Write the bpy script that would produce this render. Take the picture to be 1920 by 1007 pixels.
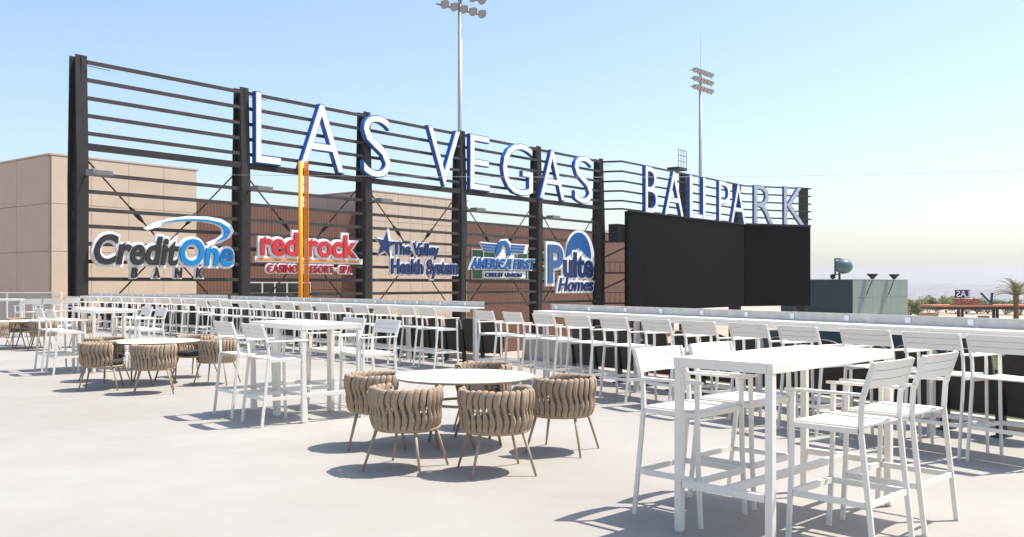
import bpy, bmesh, math, random
from mathutils import Vector, Matrix
random.seed(7)
R = math.radians
for o in list(bpy.data.objects): bpy.data.objects.remove(o, do_unlink=True)
sc = bpy.context.scene
COL = sc.collection
# ------------------------------------------------------------------ camera, sky, sun, exposure
EYE, F, PX, PY = 1.56, 1720.0, 960.0, 532.0          # eye height; focal length and principal point in photo pixels
cam = bpy.data.cameras.new('camera'); co = bpy.data.objects.new('camera', cam); COL.objects.link(co)
co.location = (0, 0, EYE); co.rotation_euler = (R(90), 0, 0)
cam.sensor_width = 36; cam.lens = 36 * F / 1920; cam.shift_y = (PY - 503.5) / 1920
cam.clip_start = 0.1; cam.clip_end = 30000
sc.camera = co
SUN = Vector((0.434, 0.135, 0.891)).normalized()
w = bpy.data.worlds.new('World'); sc.world = w; w.use_nodes = True
nt = w.node_tree; bg = nt.nodes['Background']
sky = nt.nodes.new('ShaderNodeTexSky'); sky.sky_type = 'NISHITA'; sky.sun_disc = False
sky.sun_elevation = math.asin(SUN.z); sky.sun_rotation = math.atan2(SUN.x, SUN.y)
sky.altitude = 800; sky.air_density = 1.25; sky.dust_density = 3.2; sky.ozone_density = 1.8
nt.links.new(sky.outputs[0], bg.inputs[0]); bg.inputs[1].default_value = 0.15
sl = bpy.data.lights.new('sun', 'SUN'); sl.energy = 5.0; sl.angle = R(0.5); sl.color = (1.0, 0.955, 0.89)
so = bpy.data.objects.new('sun', sl); COL.objects.link(so); so.location = (20, 10, 60)
so.rotation_euler = (-SUN).to_track_quat('-Z', 'Y').to_euler()
vs = sc.view_settings; vs.view_transform = 'Standard'; vs.look = 'None'; vs.gamma = 1; vs.use_curve_mapping = False
vs.exposure = 0.50

# ------------------------------------------------------------------ materials
def mat(name, col, rough=0.6, metal=0.0, var=0.08, scale=6.0, bump=0.0, bscale=60.0, spec=0.4, alpha=None, trans=0.0):
    m = bpy.data.materials.new(name); m.use_nodes = True; t = m.node_tree; b = t.nodes['Principled BSDF']
    tc = t.nodes.new('ShaderNodeTexCoord')
    n = t.nodes.new('ShaderNodeTexNoise'); n.inputs['Scale'].default_value = scale; n.inputs['Detail'].default_value = 5
    t.links.new(tc.outputs['Object'], n.inputs['Vector'])
    r = t.nodes.new('ShaderNodeValToRGB')
    r.color_ramp.elements[0].position = 0.3; r.color_ramp.elements[1].position = 0.7
    r.color_ramp.elements[0].color = tuple(max(0, c * (1 - var)) for c in col) + (1,)
    r.color_ramp.elements[1].color = tuple(min(1, c * (1 + var)) for c in col) + (1,)
    t.links.new(n.outputs[0], r.inputs[0]); t.links.new(r.outputs[0], b.inputs['Base Color'])
    b.inputs['Roughness'].default_value = rough; b.inputs['Metallic'].default_value = metal
    b.inputs['Specular IOR Level'].default_value = spec
    if trans: b.inputs['Transmission Weight'].default_value = trans
    if bump:
        n2 = t.nodes.new('ShaderNodeTexNoise'); n2.inputs['Scale'].default_value = bscale; n2.inputs['Detail'].default_value = 4
        t.links.new(tc.outputs['Object'], n2.inputs['Vector'])
        bp = t.nodes.new('ShaderNodeBump'); bp.inputs['Strength'].default_value = bump; bp.inputs['Distance'].default_value = 0.01
        t.links.new(n2.outputs[0], bp.inputs['Height']); t.links.new(bp.outputs[0], b.inputs['Normal'])
    return m
def ribbed(name, col, period, depth=0.03, var=0.08, axis='X'):
    m = mat(name, col, 0.6, 0, var, 0.6); t = m.node_tree; b = t.nodes['Principled BSDF']
    tc = t.nodes.new('ShaderNodeTexCoord'); wv = t.nodes.new('ShaderNodeTexWave'); wv.bands_direction = axis
    wv.inputs['Scale'].default_value = 0.314 / period
    t.links.new(tc.outputs['Object'], wv.inputs['Vector'])
    bp = t.nodes.new('ShaderNodeBump'); bp.inputs['Strength'].default_value = 0.7; bp.inputs['Distance'].default_value = depth
    t.links.new(wv.outputs['Fac'], bp.inputs['Height']); t.links.new(bp.outputs[0], b.inputs['Normal'])
    return m
def concrete(name, col):
    m = mat(name, col, 0.8, 0, 0.0, 1.0, 0.12, 90); t = m.node_tree; b = t.nodes['Principled BSDF']
    tc = t.nodes.new('ShaderNodeTexCoord'); prev = None
    mixes = [(0.22, 0.35, 0.62, (col[0]*.80, col[1]*.765, col[2]*.74)), (0.9, 0.5, 0.75, (col[0]*.9, col[1]*.9, col[2]*.91)), (7.0, 0.55, 0.8, (col[0]*.9, col[1]*.89, col[2]*.87))]
    cur = None
    for s, lo, hi, c in mixes:
        n = t.nodes.new('ShaderNodeTexNoise'); n.inputs['Scale'].default_value = s; n.inputs['Detail'].default_value = 8; n.inputs['Roughness'].default_value = 0.65
        t.links.new(tc.outputs['Object'], n.inputs['Vector'])
        mr = t.nodes.new('ShaderNodeMapRange'); mr.inputs[1].default_value = lo; mr.inputs[2].default_value = hi
        t.links.new(n.outputs[0], mr.inputs[0])
        mx = t.nodes.new('ShaderNodeMixRGB'); t.links.new(mr.outputs[0], mx.inputs[0])
        if cur is None: mx.inputs[1].default_value = (*col, 1)
        else: t.links.new(cur, mx.inputs[1])
        mx.inputs[2].default_value = (*c, 1); cur = mx.outputs[0]
    t.links.new(cur, b.inputs['Base Color'])
    return m
M = dict(
    deck=concrete('deck_concrete', (0.375, 0.356, 0.322)),
    white=mat('white_powder_coat', (0.80, 0.755, 0.68), 0.42, 0, 0.025, 9, 0.04, 300),
    mesh=mat('white_textilene', (0.80, 0.775, 0.735), 0.7, 0, 0.03, 40, 0.2, 500),
    galv=mat('galvanised_steel', (0.50, 0.50, 0.49), 0.45, 0.35, 0.12, 8),
    rope=mat('taupe_rope', (0.36, 0.268, 0.188), 0.9, 0, 0.14, 30, 0.35, 260),
    leg=mat('taupe_metal', (0.36, 0.275, 0.185), 0.5, 0, 0.06, 10),
    tabletop=mat('cream_table_top', (0.79, 0.75, 0.68), 0.5, 0, 0.03, 5),
    cushion=mat('dark_cushion', (0.035, 0.03, 0.03), 0.9, 0, 0.15, 20, 0.2, 200),
    steel=mat('dark_bronze_steel', (0.026, 0.022, 0.020), 0.55, 0.0, 0.2, 2),
    bar=mat('weathered_bar', (0.05, 0.042, 0.037), 0.55, 0.0, 0.25, 1.2),
    lwhite=mat('letter_white', (0.84, 0.85, 0.86), 0.4, 0, 0.03, 2),
    lblue=mat('letter_blue', (0.02, 0.12, 0.44), 0.4, 0, 0.05, 2),
    navy=mat('navy', (0.012, 0.028, 0.12), 0.4, 0, 0.05, 2),
    cyan=mat('cyan', (0.0, 0.22, 0.56), 0.4, 0, 0.04, 2),
    midblue=mat('mid_blue', (0.015, 0.10, 0.31), 0.4, 0, 0.05, 2),
    steelblue=mat('steel_blue', (0.045, 0.12, 0.26), 0.4, 0, 0.05, 2),
    char=mat('charcoal', (0.03, 0.026, 0.028), 0.5, 0, 0.05, 2),
    red=mat('red', (0.56, 0.035, 0.045), 0.4, 0, 0.05, 2),
    dred=mat('crimson', (0.36, 0.01, 0.03), 0.4, 0, 0.05, 2),
    orange=mat('orange', (0.80, 0.30, 0.06), 0.5, 0, 0.05, 2),
    yellow=mat('foul_pole_yellow', (0.88, 0.36, 0.010), 0.45, 0, 0.04, 2),
    screen=mat('screen_black', (0.003, 0.003, 0.0035), 0.7, 0, 0.15, 0.6, 0.3, 40, 0.08),
    beige=mat('beige_panel', (0.60, 0.49, 0.375), 0.8, 0, 0.05, 0.7, 0.1, 30),
    beige_shade=mat('shaded_beige_panel', (0.50, 0.395, 0.325), 0.8, 0, 0.05, 0.7, 0.1, 30),  # beige darkened: the shade of the left end is put into the colour
    brown=ribbed('brown_metal_cladding', (0.165, 0.085, 0.061), 0.3),
    glass=mat('window_glass', (0.012, 0.014, 0.014), 0.08, 0, 0.3, 0.8, spec=0.6),
    gglass=mat('green_glass', (0.04, 0.10, 0.06), 0.15, 0, 0.2, 0.8, spec=0.6),
    frame=mat('pale_window_frame', (0.62, 0.58, 0.5), 0.5),
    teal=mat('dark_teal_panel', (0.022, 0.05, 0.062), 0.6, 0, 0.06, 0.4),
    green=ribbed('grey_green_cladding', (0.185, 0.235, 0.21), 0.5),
    tealm=mat('teal_fibreglass', (0.09, 0.16, 0.17), 0.4),
    seat=mat('black_seat_mesh', (0.040, 0.030, 0.026), 0.7, 0, 0.2, 30),
    seatframe=mat('seat_back_frame', (0.30, 0.27, 0.24), 0.45),
    standard=mat('dark_green_iron', (0.012, 0.03, 0.022), 0.5),
    lamp=mat('lamp_housing_grey', (0.20, 0.20, 0.20), 0.5, 0.3),
    lens=mat('lamp_glass', (0.42, 0.42, 0.42), 0.2),
    grass=mat('field_grass', (0.048, 0.052, 0.013), 0.95, 0, 0.25, 0.3),
    dirt=mat('warning_track', (0.30, 0.17, 0.10), 0.95, 0, 0.12, 0.4),
    desert=mat('desert_ground', (0.42, 0.33, 0.255), 0.95, 0, 0.2, 0.03),
    mount=mat('mountain_rock', (0.17, 0.145, 0.14), 0.95, 0, 0.25, 0.004),
    leaf=mat('desert_leaf', (0.13, 0.14, 0.04), 0.8, 0, 0.35, 1.5),
    palm=mat('palm_leaf', (0.20, 0.19, 0.065), 0.7, 0, 0.25, 3),
    trunk=mat('palm_trunk', (0.20, 0.11, 0.065), 0.95, 0, 0.25, 6, 0.5, 30),
    roof=mat('terracotta_roof', (0.50, 0.20, 0.10), 0.8),
    tan=mat('tan_stucco', (0.38, 0.27, 0.2), 0.9),
    parapet=mat('parapet_concrete', (0.40, 0.36, 0.32), 0.85, 0, 0.1, 2, 0.1, 40),
    black=mat('matt_black', (0.01, 0.01, 0.011), 0.7),
)

# ------------------------------------------------------------------ helpers
class MB:
    def __init__(s): s.v = []; s.f = []; s.mi = []
    def add(s, vs, fs, mi=0):
        b = len(s.v); s.v += [tuple(v) for v in vs]
        for f in fs: s.f.append(tuple(b + i for i in f)); s.mi.append(mi)
    def box(s, c, d, mi=0, rz=0.0):
        hx, hy, hz = d[0]/2, d[1]/2, d[2]/2; cs, sn = math.cos(rz), math.sin(rz); P = []
        for z in (-hz, hz):
            for x, y in ((-hx, -hy), (hx, -hy), (hx, hy), (-hx, hy)):
                P.append((c[0] + x*cs - y*sn, c[1] + x*sn + y*cs, c[2] + z))
        s.add(P, [(3,2,1,0),(4,5,6,7),(0,1,5,4),(1,2,6,5),(2,3,7,6),(3,0,4,7)], mi)
    def bar(s, a, b, wd, ht, up=(0,0,1), mi=0):
        a, b = Vector(a), Vector(b); d = (b - a).normalized(); up = Vector(up)
        if abs(d.dot(up)) > 0.98: up = Vector((0, 1, 0)) if abs(d.y) < 0.9 else Vector((1, 0, 0))
        x = d.cross(up).normalized(); y = x.cross(d).normalized(); P = []
        for p in (a, b):
            for i, j in ((-1,-1),(1,-1),(1,1),(-1,1)): P.append(p + x*(i*wd/2) + y*(j*ht/2))
        s.add(P, [(3,2,1,0),(4,5,6,7),(0,1,5,4),(1,2,6,5),(2,3,7,6),(3,0,4,7)], mi)
    def path(s, pts, wd, ht, side=(1,0,0), mi=0):      # rectangular section swept along a polyline, section width along 'side'
        side = Vector(side).normalized(); n = len(pts); P = [Vector(p) for p in pts]; V = []
        for i, p in enumerate(P):
            d = (P[min(i+1, n-1)] - P[max(i-1, 0)]).normalized(); y = side.cross(d).normalized()
            for a, b in ((-1,-1),(1,-1),(1,1),(-1,1)): V.append(p + side*(a*wd/2) + y*(b*ht/2))
        fs = [(3,2,1,0), tuple(4*(n-1)+k for k in range(4))]
        for i in range(n-1):
            for k in range(4): fs.append((4*i+k, 4*i+(k+1)%4, 4*i+4+(k+1)%4, 4*i+4+k))
        s.add(V, fs, mi)
    def tube(s, pts, rad, n=8, mi=0):
        P = [Vector(p) for p in pts]; m = len(P); rs = rad if isinstance(rad, (list, tuple)) else [rad]*m; V = []
        for i, p in enumerate(P):
            d = (P[min(i+1, m-1)] - P[max(i-1, 0)]).normalized()
            up = Vector((0,0,1)) if abs(d.z) < 0.95 else Vector((1,0,0)); x = d.cross(up).normalized(); y = x.cross(d)
            for k in range(n): a = 2*math.pi*k/n; V.append(p + (x*math.cos(a) + y*math.sin(a))*rs[i])
        fs = [tuple(range(n))[::-1], tuple((m-1)*n + k for k in range(n))]
        for i in range(m-1):
            for k in range(n): fs.append((i*n+k, i*n+(k+1)%n, (i+1)*n+(k+1)%n, (i+1)*n+k))
        s.add(V, fs, mi)
    def lathe(s, prof, n=32, mi=0, c=(0,0,0)):
        V = []; m = len(prof)
        for r, z in prof:
            for k in range(n): a = 2*math.pi*k/n; V.append((c[0]+r*math.cos(a), c[1]+r*math.sin(a), c[2]+z))
        fs = []
        for i in range(m-1):
            for k in range(n): fs.append((i*n+k, i*n+(k+1)%n, (i+1)*n+(k+1)%n, (i+1)*n+k))
        fs += [tuple(range(n))[::-1], tuple((m-1)*n+k for k in range(n))]
        s.add(V, fs, mi)
    def mesh(s, name, mats, smooth=False):
        me = bpy.data.meshes.new(name); me.from_pydata(s.v, [], s.f)
        for m in (mats if isinstance(mats, (list, tuple)) else [mats]): me.materials.append(m)
        if any(s.mi): me.polygons.foreach_set('material_index', s.mi)
        bm = bmesh.new(); bm.from_mesh(me); bmesh.ops.recalc_face_normals(bm, faces=bm.faces); bm.to_mesh(me); bm.free()
        if smooth: me.shade_smooth()
        return me
    def build(s, name, mats, parent=None, smooth=False):
        return link(name, s.mesh(name, mats, smooth), parent)
def link(name, me, parent=None):
    o = bpy.data.objects.new(name, me); COL.objects.link(o)
    if parent: o.parent = parent
    return o
def bevel(o, wd=0.004, seg=2):
    m = o.modifiers.new('bevel', 'BEVEL'); m.width = wd; m.segments = seg; m.limit_method = 'ANGLE'; m.angle_limit = R(40)
    return o
def tag(o, label=None, cat=None, group=None, kind=None):
    if label: o['label'] = label
    if cat: o['category'] = cat
    if group: o['group'] = group
    if kind: o['kind'] = kind
    return o
def empty(name, loc=(0,0,0), rz=0.0):
    o = bpy.data.objects.new(name, None); COL.objects.link(o); o.location = loc; o.rotation_euler = (0,0,rz); o.empty_display_size = 0.2
    return o
def kids(o): return [c for c in KIDS.get(o.name, [])]
KIDS = {}
def snapshot():
    KIDS.clear()
    for o in bpy.data.objects:
        if o.parent: KIDS.setdefault(o.parent.name, []).append(o)
def copy_tree(o, parent=None):
    c = o.copy(); COL.objects.link(c); c.parent = parent
    for ch in kids(o): copy_tree(ch, c)
    return c
ORD = ['first','second','third','fourth','fifth','sixth','seventh','eighth','ninth','tenth','eleventh','twelfth','thirteenth','fourteenth','fifteenth','sixteenth','seventeenth','eighteenth','nineteenth','twentieth']
def floor_px(x, y, z=0.0):
    Z = F*(EYE - z)/(y - PY); return Vector(((x-PX)/F*Z, Z, z))

GROUND = -6.0
# ------------------------------------------------------------------ setting: ground, field, mountains
def ground_z(d): return GROUND if d < 330 else GROUND - (d-330)*0.0205
mb = MB(); rings = [0, 60, 130, 200, 260, 330, 450, 700, 1200, 2200, 4200, 7000]; n = 48
V = [(0, 40, GROUND)]; fs = []
for r in rings[1:]:
    for k in range(n): a = 2*math.pi*k/n; V.append((r*math.cos(a), 40 + r*math.sin(a), ground_z(r)))
for k in range(n): fs.append((0, 1+k, 1+(k+1)%n))
for i in range(len(rings)-2):
    for k in range(n): fs.append((1+i*n+k, 1+i*n+(k+1)%n, 1+(i+1)*n+(k+1)%n, 1+(i+1)*n+k))
mb.add(V, fs); tag(mb.build('ground', M['desert']), kind='structure')
def flat(name, pts, z, m):
    b = MB(); b.add([(x, y, z) for x, y in pts], [tuple(range(len(pts)))]); return tag(b.build(name, m), kind='structure')
flat('warning_track', [(-24,46),(-8,26),(3,13),(10,-2),(70,-2),(92,60),(78,112),(44,112),(14,84),(-6,60)], GROUND+0.004, M['dirt'])
flat('field', [(-14,44),(-3,29),(7,16),(14,2),(68,4),(87,60),(73,105),(46,106),(18,80),(-2,58)], GROUND+0.008, M['grass'])
# mountains: a long ridged range far beyond the city
mb = MB(); V = []; fs = []; nx = 520; rows = 7
def ridge(a):
    return 34 + 26*math.sin(a*9.0+0.6) + 15*math.sin(a*23+1.1) + 13*math.sin(a*57+2) + 9*math.sin(a*131) + 5*math.sin(a*310)
for j in range(rows):
    q = j/(rows-1)
    for i in range(nx+1):
        a = R(-75) + R(150)*i/nx; d = 4700 + 900*q
        base = ground_z(4700) - 4
        hgt = base + (max(ridge(a), 4)*(0.75+0.25*math.sin(a*4)) - base - 8)*(q**0.8) + (random.uniform(-7, 7) if 0 < j < rows-1 else 0)
        V.append((d*math.sin(a), 40 + d*math.cos(a), hgt))
for j in range(rows-1):
    for i in range(nx): b0 = j*(nx+1)+i; fs.append((b0, b0+1, b0+nx+2, b0+nx+1))
mb.add(V, fs); tag(mb.build('mountains', M['mount']), kind='structure')

# ------------------------------------------------------------------ deck
RA0, RA1 = Vector((6.6, 5.33)), Vector((0.35, 15.02))         # drink rail, three runs
RB0, RB1 = Vector((-0.80, 16.95)), Vector((-8.1, 25.3))
RC0, RC1 = Vector((-8.7, 27.0)), Vector((-15.6, 33.1))
def outn(a, b):
    d = (b - a).normalized(); return Vector((d.y, -d.x)) if Vector((d.y, -d.x)).y > 0 else Vector((-d.y, d.x))
oA, oB, oC = outn(RA0, RA1), outn(RB0, RB1), outn(RC0, RC1)
E = 1.25
edge = [RA0 + oA*E + (RA0-RA1).normalized()*5, RA1 + oA*E, RB0 + oB*E, RB1 + oB*E, RC0 + oC*E, RC1 + oC*E, Vector((-17.5, 35.4)), Vector((-34, 34.0)), Vector((-34, -8)), Vector((11, -8))]
mb = MB(); k = len(edge)
mb.add([(p.x, p.y, 0) for p in edge] + [(p.x, p.y, GROUND+0.01) for p in edge], [tuple(range(k))] + [(i, (i+1)%k, k+(i+1)%k, k+i) for i in range(k)])
tag(mb.build('deck', M['deck']), kind='structure')
# saw-cut joints are too faint in the photograph to build; a low curb closes the deck edge
mb = MB()
for a, b in zip(edge[:6], edge[1:7]):
    mb.bar((a.x, a.y, 0.062), (b.x, b.y, 0.062), 0.16, 0.12)
tag(mb.build('deck_kerb', M['parapet']), kind='structure')

# ------------------------------------------------------------------ bar stool
def make_stool():
    r = empty('bar_stool')
    for s in (-1, 1):
        b = MB(); b.path([(s*.262, .245, 0.008), (s*.262, .225, .40), (s*.262, .215, .915)], .020, .031); b.box((s*.262, .245, .004), (.022, .033, .008)); bevel(b.build('leg', M['white'], r), .003)
        b = MB(); b.path([(s*.262, -.285, 0.008), (s*.262, -.225, .55), (s*.262, -.205, .74), (s*.262, -.215, .90), (s*.262, -.285, 1.115)], .020, .032); b.box((s*.262, -.285, .004), (.022, .034, .008)); bevel(b.build('leg', M['white'], r), .003)
        b = MB(); b.box((s*.265, .012, .926), (.036, .50, .018)); bevel(b.build('armrest', M['white'], r), .005)
        b = MB(); b.bar((s*.262, .210, .30), (s*.262, -.235, .30), .018, .036); b.build('stretcher', M['white'], r)
        b = MB(); b.bar((s*.262, .205, .715), (s*.262, -.200, .715), .020, .032); b.build('side_rail', M['white'], r)
    b = MB(); b.bar((-.251, .232, .30), (.251, .232, .30), .030, .036); b.build('footrest', M['white'], r)
    b = MB(); b.bar((-.251, -.252, .30), (.251, -.252, .30), .018, .034); b.build('stretcher', M['white'], r)
    b = MB(); b.bar((-.251, .214, .715), (.251, .214, .715), .024, .030); b.build('front_rail', M['white'], r)
    # sling seat, slightly dished
    b = MB(); V = []; nx, ny = 8, 5
    for z0 in (0, -.012):
        for j in range(ny+1):
            for i in range(nx+1):
                u, v = i/nx*2-1, j/ny
                V.append((u*.250, .225 - .435*v, .738 + z0 - .020*(1-u*u)*math.sin(math.pi*min(1, v*0.9+.1)) + .004))
    q = (nx+1)*(ny+1); fs = []
    for j in range(ny):
        for i in range(nx):
            a = j*(nx+1)+i; fs += [(a, a+1, a+nx+2, a+nx+1), (q+a, q+a+nx+1, q+a+nx+2, q+a+1)]
    for i in range(nx): fs += [(i, q+i, q+i+1, i+1), (ny*(nx+1)+i, ny*(nx+1)+i+1, q+ny*(nx+1)+i+1, q+ny*(nx+1)+i)]
    for j in range(ny): a = j*(nx+1); fs += [(a, a+nx+1, q+a+nx+1, q+a), (a+nx, q+a+nx, q+a+2*nx+1, a+2*nx+1)]
    b.add(V, fs); b.build('seat', M['mesh'], r, True)
    # three curved back slats
    for k, (z0, z1) in enumerate(((1.067, 1.118), (1.0145, 1.0645), (.962, 1.012))):
        b = MB(); V = []; n = 8
        for i in range(n+1):
            u = i/n*2-1
            for z in (z0, z1):
                yb = -.215 - (z-.90)*.33 - .030*(1-u*u)
                V += [(u*.259, yb+.009, z), (u*.259, yb-.009, z)]
        fs = [(0,1,3,2), (4*n, 4*n+2, 4*n+3, 4*n+1)]
        for i in range(n):
            a = 4*i
            for p, q_ in ((0,1),(1,3),(3,2),(2,0)): fs.append((a+p, a+q_, a+4+q_, a+4+p))
        b.add(V, fs); bevel(b.build('slat', M['white'], r), .003)
    return r
stool0 = make_stool(); snapshot(); stool_used = [False]
def stool(x, y, facing, label, group):
    rz = math.atan2(-facing[0], facing[1])
    if not stool_used[0]: o = stool0; stool_used[0] = True
    else: o = copy_tree(stool0)
    o.location = (x, y, 0); o.rotation_euler = (0, 0, rz)
    tag(o, label, 'bar stool', group); return o

# ------------------------------------------------------------------ bar tables
def bar_table(cx, cy, ang, L, W, label, central=True):
    r = empty('bar_table', (cx, cy, 0), ang); H = 1.10; lx, ly = L/2-.028, W/2-.028
    for sx in (-1, 1):
        for sy in (-1, 1):
            b = MB(); b.box((sx*lx, sy*ly, (H-.062)/2+.005), (.048, .048, H-.072)); b.box((sx*lx, sy*ly, .0035), (.040, .040, .007)); bevel(b.build('leg', M['white'], r), .004)
        b = MB(); b.box((sx*lx, 0, .31), (.045, W-.114, .045)); bevel(b.build('stretcher', M['white'], r), .003)
    if central:
        b = MB(); b.box((0, 0, .31), (L-.106, .05, .043)); bevel(b.build('stretcher', M['white'], r), .003)
    for s in (-1, 1):
        b = MB(); b.box((0, s*(W/2-.02), H-.031), (L, .04, .062)); bevel(b.build('top_frame', M['white'], r), .004)
        b = MB(); b.box((s*(L/2-.02), 0, H-.031), (.04, W-.084, .062)); bevel(b.build('top_frame', M['white'], r), .004)
    b = MB(); b.box((0, 0, H-.016), (L-.088, W-.088, .026)); bevel(b.build('table_top', M['mesh'], r), .002)
    tag(r, label, 'bar table', 'white bar tables'); return r
LA = R(44.5); ld = Vector((math.cos(LA), math.sin(LA))); sd = Vector((ld.y, -ld.x))
bar_table(1.847, 6.10, LA, 1.66, 0.69, 'large rectangular white bar table with an empty top and four stools')
G1 = 'stools at the large white bar table'
stool(1.215, 6.19, sd, 'white bar stool at the large table, its back to the round table', G1)
stool(1.685, 6.68, sd, 'white bar stool squeezed between the large table and the long stool row', G1)
stool(2.03, 5.56, -sd, 'white bar stool on the open side of the large table, away from the rail', G1)
stool(2.54, 6.06, -sd, 'white bar stool on the open side of the large table, nearer the rail', G1)
wn = Vector((.635, -.772)).normalized(); fc = Vector((-wn.y, wn.x))      # twin tables: side direction and the way their stools face
if fc.x < 0: fc = -fc
def twin(cx, cy, where, spread=0.0):
    c = Vector((cx, cy)); ang = math.atan2(wn.y, wn.x)
    for s, nm in ((-.352, 'rail side'), (.352, 'open floor side')):
        p = c + wn*s; bar_table(p.x, p.y, ang, .70, .76, 'square white bar table of the pair %s, %s' % (where, nm), False)
    g = 'stools at the paired bar tables ' + where
    for s, nm in ((-.40, 'first'), (.42, 'second')):
        p = c + wn*s - fc*(.56+spread); stool(p.x, p.y, fc, 'white bar stool facing the rail at the pair %s, %s one' % (where, nm), g)
        p = c + wn*(s+.02) + fc*.62; stool(p.x, p.y, -fc, 'white bar stool backing the rail at the pair %s, %s one' % (where, nm), g)
twin(-2.49, 11.0, 'between two wicker sets')
twin(-7.45, 16.75, 'behind the middle wicker set', .16)

# ------------------------------------------------------------------ drink rails with stools and stadium seats
def rail(a, b, label, plates):
    d = (b-a).normalized(); o = outn(a, b); L = (b-a).length; ang = math.atan2(d.y, d.x)
    r = empty('drink_rail', (a.x, a.y, 0), ang); sg = 1 if Vector((-d.y, d.x)).dot(o) > 0 else -1     # local +y*sg is outwards
    q = MB(); q.box((L/2, sg*.19, 1.105), (L, .38, .030)); bevel(q.build('counter_top', M['white'], r), .004)
    q = MB(); q.box((L/2, sg*.012, 1.062), (L, .022, .054)); q.build('fascia', M['white'], r)
    q = MB(); q.box((L/2, sg*.366, 1.168), (L, .012, .092)); q.build('upstand', M['galv'], r)
    q = MB(); q.box((L/2, sg*.366, 1.219), (L, .05, .010)); q.build('upstand_cap', M['galv'], r)
    k = max(2, round(L/2.2)); pm = None
    for i in range(k+1):
        x = .06 + (L-.12)*i/k
        if pm is None:
            q = MB(); q.box((0, 0, .545), (.06, .06, 1.088)); q.box((0, 0, .006), (.14, .14, .012)); pm = q.mesh('post', M['galv'])
        p = link('post', pm, r); p.location = (x, sg*.20, 0)
    q = MB(); q.box((0, 0, 0), (.062, .006, .062)); tm = q.mesh('number_plate', M['lwhite'])
    for s in plates:
        p = link('number_plate', tm, r); p.location = (s, sg*.354, 1.172)
    tag(r, label, 'drink rail', 'drink rails'); return d, o
rowA = [-1.018, -.387, .304, 1.07, 1.84, 2.565, 3.35, 4.16, 4.94, 5.81, 6.69, 7.54]     # along the run, read off the photograph
dA = (RA1-RA0).normalized(); PA = Vector((3.80, 8.92)); base0 = (PA-RA0).dot(dA)
pos = [base0 + s for s in rowA]; LAr = (RA1-RA0).length
rail(RA0, RA1, 'long white drink rail with a grey upstand in front of the black video screen', [p + .15 for p in pos if 0 < p + .15 < LAr])
for i, s in enumerate(reversed(rowA)):
    p = PA + dA*(s - .09) - oA*random.uniform(-.02, .06)
    stool(p.x, p.y, oA + Vector((random.uniform(-.07, .07), random.uniform(-.07, .07))), 'white bar stool at the rail facing the video screen, %s from the aisle gap' % ORD[i], 'stools along the rail facing the video screen')
def evenly(a, b, n, o, off, where, anchor, group):
    for i in range(n):
        p = a.lerp(b, (i+.5)/n) - o*(off + random.uniform(-.03, .07)) + (b-a).normalized()*random.uniform(-.06, .06)
        stool(p.x, p.y, o + Vector((random.uniform(-.10, .10), random.uniform(-.10, .10))), 'white bar stool at the rail %s, %s from %s' % (where, ORD[i], anchor), group)
LB = (RB1-RB0).length; LC = (RC1-RC0).length
rail(RB0, RB1, 'white drink rail running from the aisle gap past the yellow foul pole', [LB*(i+.7)/14 for i in range(14)])
evenly(RB0, RB1, 14, oB, .33, 'below the yellow foul pole', 'the aisle gap', 'stools along the rail below the foul pole')
rail(RC0, RC1, 'far white drink rail in front of the beige building', [LC*(i+.7)/12 for i in range(12)])
evenly(RC0, RC1, 12, oC, .33, 'by the beige building', 'the foul pole end', 'stools along the far rail')

def make_seat():
    r = empty('stadium_seat'); V = []; fs = []; n, m = 8, 6
    for side in (0, 1):
        for j in range(m+1):
            for i in range(n+1):
                u, v = i/n*2-1, j/m
                top = .88 - .06*abs(u)**3; z = .22 + (top-.22)*v
                V.append((u*.262*(1-.06*v), -.02 - .10*v + .06*(u*u) - side*.014, z))
    q = (n+1)*(m+1)
    for j in range(m):
        for i in range(n):
            a = j*(n+1)+i; fs += [(a, a+1, a+n+2, a+n+1), (q+a, q+a+n+1, q+a+n+2, q+a+1)]
    b = MB(); b.add(V, fs); b.build('backrest', M['seat'], r, True)
    b = MB(); pts = []
    for j in range(m+1): pts.append(V[j*(n+1)])
    for i in range(1, n+1): pts.append(V[m*(n+1)+i])
    for j in range(m-1, -1, -1): pts.append(V[j*(n+1)+n])
    b.tube(pts, .012, 6); b.build('back_frame', M['seatframe'], r, True)
    b = MB(); b.box((0, .11, .50), (.44, .06, .36)); bevel(b.build('seat_pan', M['seat'], r), .02)
    for s in (-1, 1):
        b = MB(); b.path([(s*.275, .02, .004), (s*.275, .0, .35), (s*.275, -.03, .62)], .03, .06); b.box((s*.275, .02, .008), (.06, .22, .016)); b.build('standard', M['standard'], r)
        b = MB(); b.box((s*.275, .10, .635), (.05, .30, .025)); bevel(b.build('armrest', M['seat'], r), .006)
    return r
seat0 = make_seat(); snapshot(); first = [True]
def seats(a, b, n, o, where):
    for i in range(n):
        p = a.lerp(b, (i+.5)/n) + o*.80
        s = seat0 if first[0] else copy_tree(seat0); first[0] = False
        s.location = (p.x, p.y, 0); s.rotation_euler = (0, 0, math.atan2(-o.x, o.y))
        tag(s, 'black mesh stadium seat at the rail %s, %s from the gap' % (where, ORD[i] if i < 20 else 'last'), 'stadium seat', 'stadium seats behind the rail ' + where)
seats(RA1, RA0, 19, oA, 'facing the video screen')
seats(RB0, RB1, 19, oB, 'below the foul pole')
seats(RC0, RC1, 15, oC, 'by the beige building')
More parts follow.
